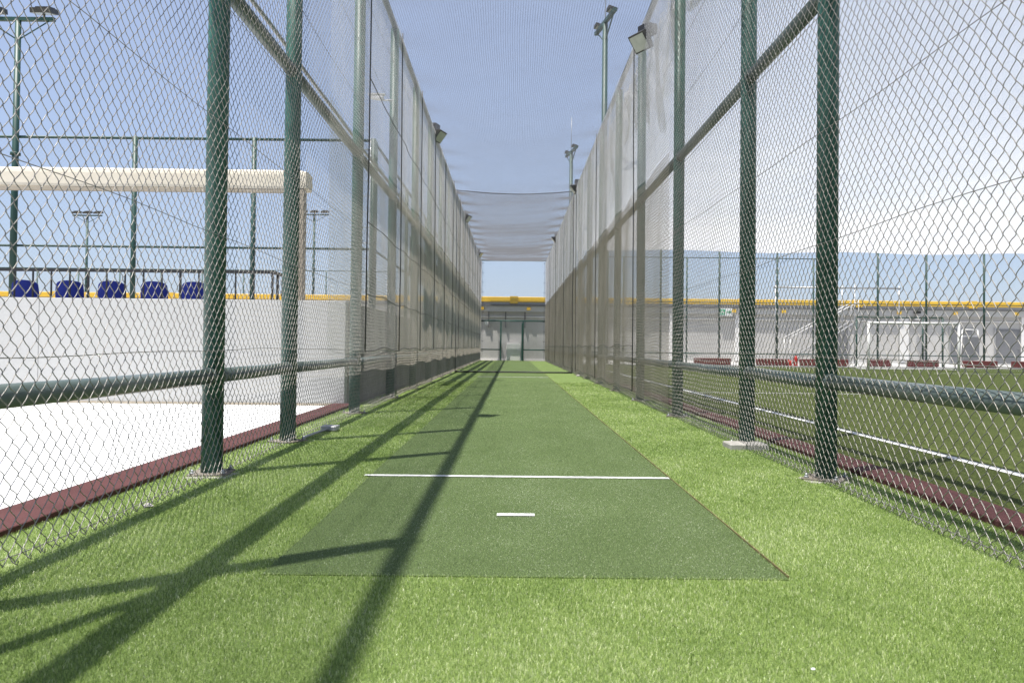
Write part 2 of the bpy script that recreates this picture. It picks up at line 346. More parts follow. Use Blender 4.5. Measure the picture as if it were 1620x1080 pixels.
# ------------------------------------------------------------------ chain link
def link_wires(y0, y1, z0, z1, x, w=0.084, h=0.090, r=0.0017, sub=4, k=4, mess=1.0, holes=()):
    """woven zigzag wires of a chain link fence in the plane x=const, running along y"""
    n = int((y1 - y0) / (w / 2)); m = int((z1 - z0) / (h / 2))
    u = np.array({1: [0.], 4: [0., .16, .5, .84]}[sub])
    i = np.arange(n)[:, None]; j = np.arange(m)
    J = (j[:, None] + u[None, :]).ravel(); J = np.append(J, m)[None, :]
    par = ((np.floor(J) + i) % 2); fr = J - np.floor(J)
    tri = np.where(par == 0, fr, 1 - fr)                       # 0..1 across the wire's own half diamond
    a = tri * .75 + .25 * (1 - np.cos(np.pi * tri)) / 2
    yy = y0 + i * w / 2 + (w / 2 + 2 * r) * a - r
    zz = z0 + J * h / 2 + 0 * yy + np.where(par == 0, -1, 1) * .004 * np.sin(2 * np.pi * fr)
    sgn = np.where(par == 0, 1, -1) * np.sin(np.pi * np.clip(fr, 0, 1)) * (1 if sub > 1 else 0)
    xx = x + r * 1.1 * sgn + 0 * yy
    s = mess
    dy = .006 * np.sin(1.3 * yy + 2.1 * zz) + .004 * np.sin(5.1 * yy - 3.3 * zz + 1) + .003 * np.sin(11 * yy + 7 * zz) + .0022 * np.sin(31 * yy + 43 * zz)
    dz = .008 * np.sin(.9 * yy + 1.2) + .006 * np.sin(2.7 * yy + 1.9 * zz) + .003 * np.sin(9 * yy + 5 * zz) + .0022 * np.sin(37 * yy - 29 * zz)
    dx = .012 * np.sin(2.1 * yy + .7 * zz) * np.sin(1.1 * zz)
    for (hy, hz, hr, ha) in holes:                             # bays pushed out of shape by balls and kicks
        qy, qz = yy - hy, zz - hz; q = np.exp(-(qy ** 2 + qz ** 2) / hr ** 2)
        dy = dy + qy * q * ha; dz = dz + qz * q * ha
    P = np.stack([xx + s * dx, yy + s * dy, zz + s * dz], -1)
    return tubes(P, r, (1, 0, 0), k)
def rot_xy(V):      # fence along y -> fence along x
    return np.stack([V[:, 1], V[:, 0], V[:, 2]], 1)

# ------------------------------------------------------------------ cage side fences
ZT, ZU, ZL = 6.25, 3.42, 0.68
post_mb = MB(); post_mb.tube([(0, 0, 0.008), (0, 0, ZT + .05)], 0.072, 28)
post_me = post_mb.mesh('post'); post_me.materials.append(M['green'])
plate_mb = MB(); plate_mb.box(-.13, .13, -.13, .13, 0.004, 0.016, .003)
plate_me = plate_mb.mesh('base_plate'); plate_me.materials.append(M['plate'])
bolt_mb = MB()
bolt_mb.tube([(0, 0, 0), (0, 0, .03)], .009, 8); bolt_mb.tube([(0, 0, .0), (0, 0, .012)], .017, 6)
bolt_me = bolt_mb.mesh('bolt'); bolt_me.materials.append(M['steel'])

def side_fence(name, X, posts, label, s, holes, ystart):
    root = empty(name, (X, 0, 0), label, 'fence', 'side fences of the cricket cage')
    for y in posts:
        p = link('post', post_me, None, root, (0, y, 0))
        p.rotation_euler = (random.uniform(-.002, .002), random.uniform(-.0015, .0015), random.uniform(0, 6))
        pl = link('base_plate', plate_me, None, p)
        if y < 15:
            for bx in (-.1, .1):
                for by in (-.1, .1): link('bolt', bolt_me, None, p, (bx, by, .016))
    for a, b in zip(posts[:-1], posts[1:]):
        for z, r, nm in ((ZL, .051, 'lower_rail'), (ZU, .056, 'upper_rail')):
            e = random.uniform(-.006, .006); f = random.uniform(-.006, .006)
            mb = MB(); mb.tube([(0, a + .066, z + e), (0, (a + b) / 2, z + (e + f) / 2 - .004), (0, b - .066, z + f)], r, 20)
            # saddle clamps where the rail meets the post
            mb.tube([(0, b - .13, z + f), (0, b - .068, z + f)], r + .007, 20)
            mb.tube([(0, a + .068, z + e), (0, a + .10, z + e)], r + .006, 20)
            mb.build(nm, M['green_rail'], root)
    mb = MB(); mb.tube([(0, y, ZT + .10) for y in (posts[0], 12, 25, 38, posts[-1])], .05, 14)
    mb.build('top_rail', M['green_rail'], root)
    xin = -s * .088                              # mesh is tied to the inner face
    for q, z in enumerate((.045, .85, 1.62, 2.40, 3.2, 4.0, 4.75, 5.5)):
        pts = [(xin + s * .003, y, z + .012 * math.sin(y * .9 + q * 2) + .006 * math.sin(y * 3.1 + q)) for y in np.arange(ystart, posts[-1] + .1, .4)]
        mb = MB(); mb.tube(pts, .0024, 5); mb.build('tension_wire', M['wire'], root)
    V, F = link_wires(ystart, 13.5, .02, ZT, xin, sub=4, k=5, r=.0022, mess=1.0, holes=holes)
    V2, F2 = link_wires(13.5, posts[-1], .02, ZT, xin, sub=1, k=3, r=.0027)
    # curled cut ends of the same wires along the foot of the mesh
    pts = []
    for y in np.arange(ystart, 13.4, .1):
        a = rng.uniform(-.5, .5); x0 = xin
        pts.append([(x0, y, .06), (x0 - s * .012, y + .012 * a, .03), (x0 - s * .03, y + .02 * a, .018), (x0 - s * .032, y + .03 * a, .034)])
    Ve, Fe = tubes(np.array(pts), .0024, (0, 1, .1), 5)
    V, F = np.concatenate([V, Ve]), np.concatenate([F, Fe + len(V)])
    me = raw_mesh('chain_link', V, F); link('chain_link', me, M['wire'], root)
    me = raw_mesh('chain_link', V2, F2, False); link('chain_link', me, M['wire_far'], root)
    return root
pl_ = [-3.5, -.5, 2.42, 5.42, 7.25] + [10.3 + 3.01 * i for i in range(14)]
pr_ = [-3.5, -.5, 2.45, 5.46, 7.3] + [10.35 + 3.01 * i for i in range(14)]
holes_l = [(3.75, .42, .11, .55), (3.62, .26, .08, .6), (4.0, .40, .07, .5), (3.9, .62, .05, .5), (5.0, .33, .05, .6)]
holes_r = [(4.2, .35, .1, .3), (3.8, .8, .1, .25), (6.2, .3, .1, .4)]
left = side_fence('cage_side_fence', XL, pl_, 'green post and wire mesh fence left of the carpet, beside the white court', -1, holes_l, .8)
right = side_fence('cage_side_fence', XR, pr_, 'green post and wire mesh fence right of the carpet, beside the football pitch', 1, holes_r, .8)
# bare thin pipe that runs above the left upper rail
mb = MB(); mb.tube([(-.16, y, 3.78 + .02 * math.sin(y)) for y in np.arange(-3, 49.6, 2.5)], .02, 8); mb.build('service_pipe', M['steel'], left)
mb = MB(); mb.tube([(-.02, .92, .02), (-.02, 2.32, 3.60)], .04, 14); mb.build('brace', M['green_rail'], left)
# concrete pads
def pad(x, y, sx, sy, h, label):
    n = 14; mb = MB()
    mb.box(x - sx / 2, x + sx / 2, y - sy / 2, y + sy / 2, -.05, h, .008)
    return tag(mb.build('concrete_pad', M['pad']), label, 'pad', 'pads at post feet')
pad(XR - .06, 7.14, .34, .28, .05, 'pale concrete block at the foot of the second large right post')
pad(XR - .02, 5.43, .30, .24, .0038, 'thin pale pad under the nearest large right post')
pad(XL + .02, 5.36, .30, .26, .0038, 'thin pale pad under the nearest large left post')
# bits lying on the ground
def scrap(x, y, r, label, name='stone', m='pad'):
    V = []; F = []; n = 7
    for j, (zz, q) in enumerate(((0, .8), (.35, 1), (.75, .7), (1, .2))):
        for i in range(n):
            a = 6.283 * i / n; k = r * q * random.uniform(.75, 1.2); V.append((k * math.cos(a), k * math.sin(a) * .7, zz * r * .8))
    for j in range(3):
        for i in range(n): F.append((j * n + i, j * n + (i + 1) % n, (j + 1) * n + (i + 1) % n, (j + 1) * n + i))
    F.append(tuple(range(3 * n, 4 * n))); F.append(tuple(reversed(range(n))))
    mb = MB(); mb.add(V, F); return tag(mb.build(name, M[m], None, (x, y, .002)), label, 'debris')
scrap(.845, 2.19, .007, 'tiny white scrap lying in the near grass, lower right', 'paper_scrap', 'sign_white').location.z = .014
scrap(2.20, 19.8, .09, 'pale stone at the foot of the right fence, nearer of two')
scrap(2.05, 24.2, .07, 'pale stone at the foot of the right fence, farther of two')
scrap(-1.98, 4.3, .03, 'small grey lump at the foot of the left fence near the camera')

# conduit with a small box beside the second left post
cd = empty('conduit', (XL + .12, 7.4, 0), 'grey conduit with small junction box on grass beside second left post', 'conduit')
mb = MB(); mb.tube([(-.02, 0, .02), (0, .35, .022), (.05, .72, .03)], .014, 10); mb.build('pipe', M['steel'], cd)
mb = MB(); mb.box(-.02, .14, .68, .86, .01, .06, .006); mb.build('junction_box', M['flash'], cd)

# ------------------------------------------------------------------ nets
def net_sheet(name, fn, us, vs_, r, m, ref, parent=None, un=40, vn=40):
    """fn(u,v)->xyz; threads along v at each u in us and along u at each v in vs_"""
    u0, u1, v0, v1 = us[0], us[-1], vs_[0], vs_[-1]
    U, Vv = np.meshgrid(us, np.linspace(v0, v1, vn), indexing='ij'); A = fn(U, Vv)
    V2, U2 = np.meshgrid(vs_, np.linspace(u0, u1, un), indexing='ij'); B = fn(U2, V2)
    Va, Fa = tubes(A, r, ref, 3); Vb, Fb = tubes(B, r, ref, 3)
    me = raw_mesh(name, np.concatenate([Va, Vb]), np.concatenate([Fa, Fb + len(Va)]), False)
    return link(name, me, m, parent)
# roof net of the cage, sagging between the two top rails and the cross cable
def roof(u, v):
    t = (u - XL) / (XR - XL); edge = np.sin(np.pi * np.clip(t, 0, 1)) ** .6
    edge = edge * np.clip((49.5 - v) / 3, 0, 1) ** .5
    z = ZT + .06 - edge * (.10 + .05 * np.sin(v * .42) ** 2 + .003 * np.sin(v * 2.3 + u) + .0015 * np.sin(v * 5.1 + 2 * u)) \
        + .03 * np.sin(v * 3.2) * np.exp(-((t - .0) / .12) ** 2) + .03 * np.sin(v * 2.9) * np.exp(-((t - 1) / .12) ** 2)
    return np.stack([u + .012 * np.sin(v * 1.3 + u * 2), v + .03 * np.sin(u * 1.6 + v * .3), z], -1)
rn = empty('roof_net', (0, 0, 0), 'dark sagging net stretched overhead between the two side fences', 'net')
net_sheet('netting', roof, np.linspace(XL + .02, XR - .02, 106), np.arange(-3.4, 26.8, .04), .0018, M['twine_dark'], (0, 0, 1), rn, un=26, vn=110)
net_sheet('netting', roof, np.linspace(XL + .02, XR - .02, 120), np.arange(26.82, 49.5, .036), .0024, M['twine_dark'], (0, 0, 1), rn, un=26, vn=110)
cc = []
for x in np.linspace(XL, XR, 17): cc.append((x, 26.8 + .02 * math.sin(x * 5), ZT + .0 - .13 * math.sin(math.pi * (x - XL) / (XR - XL))))
mb = MB(); mb.tube(cc, .013, 8); mb.build('cross_cable', M['black'], rn)

# beige net hung on the left side, dusty net on the right side
def left_side(u, v):     # u = y, v = z
    return np.stack([XL + .115 + .013 * np.sin(u * 2.4 + .3 * v) + .004 * np.sin(u * 7 + v), u + .01 * np.sin(v * 3 + u), v + .05 * np.sin(u * 1.05) ** 2 * (v / 6) + .015 * np.sin(u * 3.3)], -1)
def right_side(u, v):
    return np.stack([XR - .115 + .013 * np.sin(u * 2.1 + .3 * v) + .004 * np.sin(u * 6 + v), u + .01 * np.sin(v * 3 + u), v + .05 * np.sin(u * 1.1) ** 2 * (v / 6) + .02 * np.sin(u * 2.9)], -1)
o = net_sheet('side_net', left_side, np.arange(8.2, 49.4, .045), np.arange(.78, 3.5, .045), .0014, M['twine_beige'], (1, 0, 0), None, un=200, vn=12)
tag(o, 'beige fine net hanging low along the inside of the left fence', 'net')
for fn_, wh in ((left_side, 'left'), (right_side, 'right')):
    q = net_sheet('upper_net', fn_, np.arange(8.2 if wh == 'left' else 10.4, 49.4, .045), np.arange(3.55, 6.2, .045), .0009 if wh == 'left' else .0013, M['twine_white'], (1, 0, 0), None, un=200, vn=8)
    tag(q, 'pale fine net above the upper rail on the inside of the %s fence' % wh, 'net')
o = net_sheet('side_net', right_side, np.arange(10.4, 49.4, .045), np.arange(.12, 3.5, .045), .0019, M['twine_brown'], (1, 0, 0), None, un=200, vn=12)
tag(o, 'dusty brown fine net hanging low along the inside of the right fence', 'net')
# divider net hanging across the cage halfway down
dv = empty('divider_net', (0, 26.75, 0), 'dark see-through net curtain hanging across the cage, black hem on the grass', 'net')
f_ = lambda u, v: np.stack([u + .01 * np.sin(v * 2), .03 * np.sin(u * 3 + v) + .02 * np.sin(u * 9), v + 0 * u], -1)
net_sheet('netting', f_, np.arange(XL + .15, XR - .14, .045), np.arange(.03, ZT - .12, .045), .0010, M['twine_dark'], (0, 1, 0), dv, un=30, vn=30)
mb = MB(); mb.tube([(x, .02 * math.sin(x * 4), .030) for x in np.linspace(XL + .12, XR - .12, 20)], .026, 8); mb.build('hem', M['black'], dv)
for x in (XL + .13, XR - .13):
    mb = MB(); mb.tube([(x + .01 * math.sin(z * 2), .02, z) for z in np.linspace(.03, ZT, 14)], .012, 6); mb.build('side_rope', M['black'], dv)

# ropes and seams that stiffen the left and right side nets
def seams(o, fn, ys_, zs_, m):
    for y in ys_:
        mb = MB(); z = np.linspace(zs_[0], 6.2, 14); P = fn(np.full(14, y), z); mb.tube([tuple(p) for p in P], .009, 5); mb.build('seam_rope', m, o)
    for z in zs_:
        u = np.arange(ys_[0], 49.4, .3); P = fn(u, np.full(len(u), z) + .05 * np.abs(np.sin((u - 10.3) * math.pi / 3.01))); mb = MB(); mb.tube([tuple(p) for p in P], .006, 5); mb.build('seam_rope', m, o)
seams(bpy.data.objects['side_net'], lambda u, v: left_side(u, v) + np.array([.012, 0, 0]), [10.35 + 3.01 * i for i in range(13)], (.80, 1.55, 2.5, 4.4), M['housing'])
seams(bpy.data.objects['side_net.001'], lambda u, v: right_side(u, v) - np.array([.012, 0, 0]), [13.4 + 6.02 * i for i in range(6)], (.14, .9), M['housing'])

# bunched white net at the top of the right side
def drape(u, v):         # v 0 at top, 1 at bottom
    L = 1.1 + .55 * np.sin(u * 1.05 + .6) + .25 * np.sin(u * 2.7) + .12 * np.sin(u * 6.1)
    return np.stack([XR + .16 + .07 * np.sin(u * 5.3 + 3 * v) * (.3 + v) + .03 * np.sin(u * 13), u + .05 * np.sin(v * 5 + u * 2), ZT - .02 - v * np.maximum(L, .3)], -1)
o = net_sheet('draped_net', drape, np.arange(8.0, 20.0, .022), np.linspace(0, 1, 64), .0021, M['twine_white'], (1, 0, 0), None, un=240, vn=24)
tag(o, 'crumpled white net bunched along the top of the right fence', 'net')

# white net roof over the football pitch
def proof(u, v):
    z = ZT - .05 - .10 * np.sin(u * .35) ** 2 - .05 * np.sin(v * .22 + .1 * u) ** 2 + .003 * np.sin(v * 2.2 + u * .7)
    return np.stack([u, v, z], -1)
o = net_sheet('pitch_roof_net', proof, np.arange(2.42, 40, .034), np.arange(-6, 42, .034), .0029, M['twine_white'], (0, 0, 1), None, un=110, vn=110)
tag(o, 'large white net roof spread over the football pitch', 'net')

# plain dark strip outside the left fence, under the upper rail
ss = empty('under_rail_strip', (XL - .2, 0, 0), 'dark strip set below the upper rail of the left fence', 'shade cloth')
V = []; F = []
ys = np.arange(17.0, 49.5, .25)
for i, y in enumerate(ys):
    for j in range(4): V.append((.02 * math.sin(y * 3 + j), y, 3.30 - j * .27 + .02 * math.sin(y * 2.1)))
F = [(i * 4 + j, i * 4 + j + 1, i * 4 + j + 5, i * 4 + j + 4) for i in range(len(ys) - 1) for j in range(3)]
mb = MB(); mb.add(V, F, True); mb.build('strip_panel', M['dark_strip'], ss)

# ------------------------------------------------------------------ end frame of the cage
YE = 49.62
ef = empty('cage_end_frame', (0, YE, 0), 'green frame closing the far end of the cage with an open doorway', 'gate')
mb = MB(); mb.tube([(XL, 0, ZT + .1), (XR, 0, ZT + .1)], .05, 10); mb.build('top_beam', M['green'], ef)
mb = MB(); mb.tube([(XL + .07, 0, 2.52), (XR - .07, 0, 2.52)], .045, 10); mb.build('middle_beam', M['green'], ef)
for a, b in ((XL + .07, -.72), (.75, XR - .07)):
    mb = MB(); mb.tube([(a, 0, .70), (b, 0, .70)], .04, 10); mb.build('lower_beam', M['green'], ef)
mb = MB(); mb.box(-.75, -.66, -.04, .04, 0, 2.47); mb.build('door_post', M['green'], ef)
mb = MB(); mb.box(.66, .75, -.04, .04, 0, 2.47); mb.build('door_post', M['green'], ef)
lf = MB()                                            # door leaf swung open towards the camera
for (y0, y1, z0, z1) in ((-.95, -.05, .05, .11), (-.95, -.05, 2.3, 2.36), (-.95, -.05, 1.15, 1.2), (-.95, -.89, .11, 2.3), (-.11, -.05, .11, 2.3)):
    lf.box(.60, .66, y0, y1, z0, z1)
leaf = lf.build('door_leaf', M['green'], ef)
V, F = link_wires(-.9, -.1, .1, 2.3, .63, sub=1, k=3, r=.002); link('leaf_mesh', raw_mesh('leaf_mesh', V, F), M['wire_far'], leaf)
V, F = link_wires(XL + .05, XR - .05, 2.55, ZT, -.03, sub=1, k=3, r=.0016); link('upper_mesh', raw_mesh('upper_mesh', rot_xy(V), F), M['wire_far'], ef)
for a, b in ((XL + .05, -.72), (.75, XR - .05)):
    V, F = link_wires(a, b, .05, 2.5, -.03, sub=1, k=3, r=.0016); link('lower_mesh', raw_mesh('lower_mesh', rot_xy(V), F), M['wire_far'], ef)
for x in (XL + .17, XR - .17):                        # tie ladders by the corners
    mb = MB(); mb.tube([(x, -.05, .1), (x, -.05, ZT)], .008, 6)
    for z in np.arange(.6, 6.2, .62): mb.tube([(x - .08, -.05, z), (x + .1, -.05, z)], .012, 6)
    mb.build('tie_bar', M['black'], ef)

# ------------------------------------------------------------------ floodlights clipped to the cage
def make_flood():
    r = empty('floodlight', (0, 0, 0), None, 'floodlight', 'small floodlights clamped along the cage')
    mb = MB(); mb.box(-.10, .10, -.13, .13, .03, .20, .01); mb.box(-.03, .03, -.03, .03, -.12, .04); mb.build('ballast_box', M['black'], r)
    rot = Matrix.Rotation(R(38), 3, 'Y')
    mb = MB(); mb.obox((.14, 0, -.10), rot, .07, .36, .30); mb.obox((.093, 0, -.063), rot, .05, .28, .22)
    for q in range(5): mb.obox((.066, -.10 + q * .05, -.042), rot, .07, .008, .2)
    hd = mb.build('lamp_head', M['housing'], r)
    mb = MB(); mb.obox((.171, 0, -.124), rot, .012, .31, .25); mb.build('lamp_glass', M['glass'], hd)
    mb = MB(); mb.tube([(0, -.17, .05), (.12, -.19, -.10)], .012, 6); mb.tube([(0, .17, .05), (.12, .19, -.10)], .012, 6); mb.build('bracket', M['black'], r)
    return r
fl0 = make_flood()
specs = [(-1, 9.0, 'floodlight above the second bay of the left fence, out of view', None), (-1, 19.6, 'nearest black floodlight in view on top of the left fence', 1),
         (-1, 32.3, 'second black floodlight in view along the left fence top', 1), (-1, 45, 'farthest black floodlight on the left fence, by the roof net end', 1),
         (1, 12.6, 'largest floodlight with square glass on top of the right fence', 1), (1, 26, 'middle floodlight along the right fence top, beside the far masts', 1),
         (1, 38.3, 'farthest floodlight on the right fence top', 1)]
for i, (s, y, lb, _) in enumerate(specs):
    o = fl0 if i == 0 else copy_tree(fl0)
    o.location = ((XL + .05) if s < 0 else (XR - .05), y, ZT + .0); o.rotation_euler = (0, 0, 0 if s < 0 else math.pi)
    o.scale = (1.05, 1.05, 1.05)
    if s > 0 and i == 4: o.rotation_euler.z = math.pi + .55; o.scale = (1.0, 1.0, 1.0); o.location.z = 5.92
    elif s < 0: o.rotation_euler.z = -.35
    o['label'] = lb
# cctv camera
cc_ = empty('security_camera', (XL - .1, 13.2, 5.06), 'small white camera on a bracket high on the left fence', 'camera')
mb = MB(); mb.tube([(-.26, -.05, .02), (-.05, -.12, -.03)], .045, 12); mb.box(-.3, -.02, -.14, -.02, .045, .055); mb.build('camera_body', M['trim'], cc_)
mb = MB(); mb.tube([(.1, 0, -.02), (-.1, -.06, -.04)], .015, 8); mb.build('bracket', M['trim'], cc_)

# ------------------------------------------------------------------ light masts
def mast(name, loc, rz, h, label, n=2, w=1.9, r=.09, ls=1.0, group='light masts around the courts', rod=False):
    m = empty(name, loc, label, 'light mast', group, rz)
    mb = MB(); mb.tube([(0, 0, 0), (0, 0, h)], [r, r * .8], 14); mb.tube([(0, 0, h * .62), (0, 0, h * .62 + .07)], r * 1.35, 14); mb.tube([(0, 0, 0), (0, 0, .03)], r * 2, 14)
    mb.build('pole', M['green_far'], m)
    mb = MB(); mb.box(-w / 2, w / 2, -.05, .05, h, h + .09)
    mb.tube([(-w * .42, 0, h), (0, 0, h - .5)], .018, 6); mb.tube([(w * .42, 0, h), (0, 0, h - .5)], .018, 6)
    mb.build('cross_arm', M['green_far'], m)
    for i in range(n):
        x = (-w / 2 + .28) + i * (w - .56) / max(n - 1, 1)
        mb = MB(); rot = Matrix.Rotation(R(14), 3, 'X')
        mb.obox((x, 0, h + .26 * ls), rot, .52 * ls, .42 * ls, .13 * ls); mb.obox((x, .04, h + .34 * ls), rot, .36 * ls, .28 * ls, .08 * ls); mb.tube([(x, 0, h + .08), (x, 0, h + .26 * ls)], .03, 8)
        f = mb.build('lamp_head', M['housing'], m)
        mb = MB(); mb.obox((x, -.02 * ls, h + .26 * ls - .071 * ls), rot, .44 * ls, .34 * ls, .012); mb.build('lamp_glass', M['glass'], f)
    if rod:
        mb = MB(); mb.tube([(0, 0, h), (0, 0, h + 1.5)], .012, 6); mb.build('lightning_rod', M['steel'], m)
    return m
mast('light_mast', (-12.9, 20.2, 0), 0, 9.2, 'tall green mast with two lamps at far left edge, behind the canopy')
mast('light_mast', (2.46, 21.3, 0), R(101), 9.75, 'taller green mast standing just outside the right fence', n=2, w=1.7, ls=.55, rod=True)
mast('light_mast', (2.44, 33.2, 0), R(101), 9.15, 'farther green mast behind the tall one, outside the right fence', n=2, w=1.7, ls=.55, rod=True)
mast('light_mast', (-30.5, 56, 0), 0, 9.9, 'distant grey mast with three lamps seen beneath the left canopy', n=3, w=2.1, r=.1)
mast('light_mast', (-14.5, 57, 0), 0, 10.3, 'distant mast with lamps just right of the canopy leg', n=3, w=2.1, r=.1)

# ------------------------------------------------------------------ other fences
def frame_fence(name, pts, label, zt=6.25, rails=(3.42, .68), r=.05, step=3.07, mesh=None, group='tall fences around the courts', xs=None, rr=.03):
    f = empty(name, (pts[0][0], pts[0][1], 0), label, 'fence', group)
    o = Vector((pts[0][0], pts[0][1], 0)); e = Vector((pts[1][0], pts[1][1], 0)); L = (e - o).length; d = (e - o) / L
    ss_ = xs if xs else [i * step for i in range(int(L / step) + 1)]
    pm = MB(); pm.tube([(0, 0, 0), (0, 0, zt)], r, 10); pme = pm.mesh('post'); pme.materials.append(M['green_far'])
    for s in ss_: link('post', pme, None, f, tuple(d * s))
    for z in (zt, *rails):
        mb = MB(); mb.tube([tuple(d * s + Vector((0, 0, z - .04))) for s in (0, L)], rr if z < zt else rr * 1.25, 8); mb.build('rail', M['green_far'], f)
    if mesh:
        V, F = link_wires(0, L, .05, zt - .05, -.04, w=mesh, h=mesh, sub=1, k=3, r=.0016)
        if abs(d.x) > .5:
            V = rot_xy(V); V[:, 0] *= (1 if d.x > 0 else -1)
        link('wire_mesh', raw_mesh('wire_mesh', V, F), M['wire_far'], f)
    return f
frame_fence('court_fence', [(-3.65, 20.3), (-25, 20.3)], 'green fence crossing behind the cream canopy on the left', r=.065, step=3.1, mesh=.12)
frame_fence('court_fence', [(-3.65, 20.6), (-3.65, 50)], 'green fence running beside the left side of the cage beyond the grey wall', r=.06, mesh=.12)
frame_fence('pitch_fence', [(2.6, 42), (40, 42)], 'green fence closing the far end of the football pitch', r=.055, mesh=.12, rr=.025,
            xs=[0, 2.5, 5.35, 8.5, 11.6, 14.3, 17.0, 19.6, 22.7, 25.7, 28.8, 32])
frame_fence('pitch_fence', [(2.8, 45.8), (17.8, 45.8)], 'second lower looking fence just behind the pitch end fence', r=.05, step=3.7, rr=.022, rails=(.68,))
frame_fence('perimeter_fence', [(-45, 55), (-5, 55)], 'thin distant fence above the yellow parapet on the left', r=.05, step=2.9, zt=6.1, rails=(), rr=.022)
# slim ladder by the corner post
ld = empty('ladder', (-3.78, 20.0, 0), 'slim steel ladder beside the corner post left of the cage', 'ladder')
for x in (-.11, .11):
    mb = MB(); mb.tube([(x, 0, 0), (x, 0, 6.2)], .014, 8); mb.build('stile', M['steel'], ld)
mb = MB()
for z in np.arange(.3, 6.2, .4): mb.tube([(-.11, 0, z), (.11, 0, z)], .011, 6)
mb.build('rung', M['steel'], ld)

# ------------------------------------------------------------------ spectator stand on the left
st = empty('spectator_stand', (-2.47, 11.62, 0), 'pale grey rendered stand wall behind the white court', 'stand')
def wall_panel(x0, x1, y0, y1, z0, z1): 
    mb = MB(); mb.box(x0, x1, y0, y1, z0, z1, .006); return mb
wx = 0
for i, w in enumerate((4.55, 4.55, 4.55, 4.55)):      # front wall in cast panels, thin joints
    wall_panel(-wx - w + .004, -wx, 0, .18, -.02, 1.55).build('front_wall', M['wall'], st); wx += w
wall_panel(-.18, 0, .182, 37.5, -.02, 1.55).build('side_wall', M['wall_side'], st)
wall_panel(-18.2, -.182, .182, 8, -.02, 1.02).build('stand_floor', M['concrete'], st)
mb = MB(); mb.box(-18.2, -.02, -.02, -.002, -.01, .03); mb.build('skirting', M['tan'], st)
rl = empty('handrail', (-7.7 - 2.6 + 4.95 + .6, 12.75, 1.02), 'black metal handrail with uprights above the grey wall, in front of blue seats', 'railing')
L = 9.0
xr = -3.88 - rl.location.x
mb = MB(); mb.box(xr - L, xr, -.025, .025, 1.02, 1.07); mb.build('top_bar', M['black'], rl)
mb = MB(); mb.box(xr - .05, xr, .03, .62, 1.02, 1.07); mb.build('return_bar', M['black'], rl)
for i in range(30):
    x = xr - .03 - i * .30
    mb = MB(); w = .034 if i % 5 == 0 else .02
    mb.box(x - w / 2, x + w / 2, -.012, .012, 0, 1.018); mb.build('upright', M['black'], rl)
for i in range(2):
    mb = MB(); mb.box(xr - .045, xr - .01, .25 + i * .3, .29 + i * .3, 0, 1.018); mb.build('upright', M['black'], rl)
# seats
def make_seat():
    s = empty('stadium_seat', (0, 0, 0), None, 'seat', 'blue seats above the grey wall')
    n = 12; V = []; F = []
    for side in (0, 1):
        for j in range(5):
            for i in range(n + 1):
                u = i / n * 2 - 1; z = .30 + .56 * j / 4
                hw = .235 * (1 - .06 * (j == 4)) ; top = .035 * (1 - u * u) if j == 4 else 0
                z2 = z + top - (.03 * max(0, abs(u) - .8) / .2 if j == 4 else 0)
                V.append((u * hw, -.05 + .07 * u * u - .08 * j / 4 * 0 + side * .022 + .03 * (1 - j / 4), z2))
    q = (n + 1) * 5
    for j in range(4):
        for i in range(n):
            a = j * (n + 1) + i; F.append((a, a + 1, a + n + 2, a + n + 1)); F.append((q + a + n + 1, q + a + n + 2, q + a + 1, q + a))
    for i in range(n):
        a = 4 * (n + 1) + i; F.append((a, a + 1, q + a + 1, q + a)); F.append((i + 1, i, q + i, q + i + 1))
    for j in range(4):
        a = j * (n + 1); F.append((a, a + n + 1, q + a + n + 1, q + a)); b = a + n; F.append((b + n + 1, b, q + b, q + b + n + 1))
    mb = MB(); mb.add(V, F, False); mb.build('backrest', M['blue'], s)
    mb = MB(); mb.box(-.22, .22, .0, .40, .40, .43, .01); mb.build('seat', M['blue'], s)
    for x in (-.16, .16):
        mb = MB(); mb.tube([(x, .2, 0), (x, .2, .4)], .018, 8); mb.build('leg', M['steel'], s)
    return s
seat0 = make_seat()
for i, (px, lb) in enumerate([(36, 'leftmost blue plastic seat back, beside the tall green mast'), (107, 'second blue seat back from the left above the grey wall'),
                              (174, 'middle blue seat back, left of the slim green fence post'), (241, 'fourth blue seat back, just right of the slim green fence post'),
                              (306, 'blue seat back partly hidden by the big green post')]):
    o = seat0 if i == 0 else copy_tree(seat0)
    o.location = ((px - 810) / 1240 * 13.25, 13.25, 1.04); o.rotation_euler.z = random.uniform(-.05, .05); o['label'] = lb
# canopy
cn = empty('canopy', (-3.88, 14.6, 0), 'long cream fabric canopy on a tan leg above the blue seats', 'canopy')
prof = [(0, 3.80), (-.02, 3.85), (-.03, 4.06), (-.01, 4.12), (.05, 4.15), (.5, 4.16), (1.0, 4.14), (1.05, 4.08), (1.03, 3.86), (.98, 3.80), (.5, 3.83)]
V = []; F = []; xs_ = list(np.linspace(-16, -.28, 40)) + [-.18, -.1, -.04, 0]
for i, x in enumerate(xs_):
    sc_ = 1 - .10 * max(0, (x + .28) / .28) ** 2; n_ = len(prof)
    tilt = -.014 * x
    for (y, z) in [(q[0] * .45, q[1]) for q in prof]:
        V.append((x, y + .004 * math.sin(x * 2), 3.95 + (z - 3.95) * sc_ + .006 * math.sin(x * 1.9) * (z < 3.87) + tilt * .15))
for i in range(len(xs_) - 1):
    for j in range(n_): F.append((i * n_ + j, i * n_ + (j + 1) % n_, (i + 1) * n_ + (j + 1) % n_, (i + 1) * n_ + j))
F.append(tuple(range(n_))); F.append(tuple((len(xs_) - 1) * n_ + j for j in reversed(range(n_))))
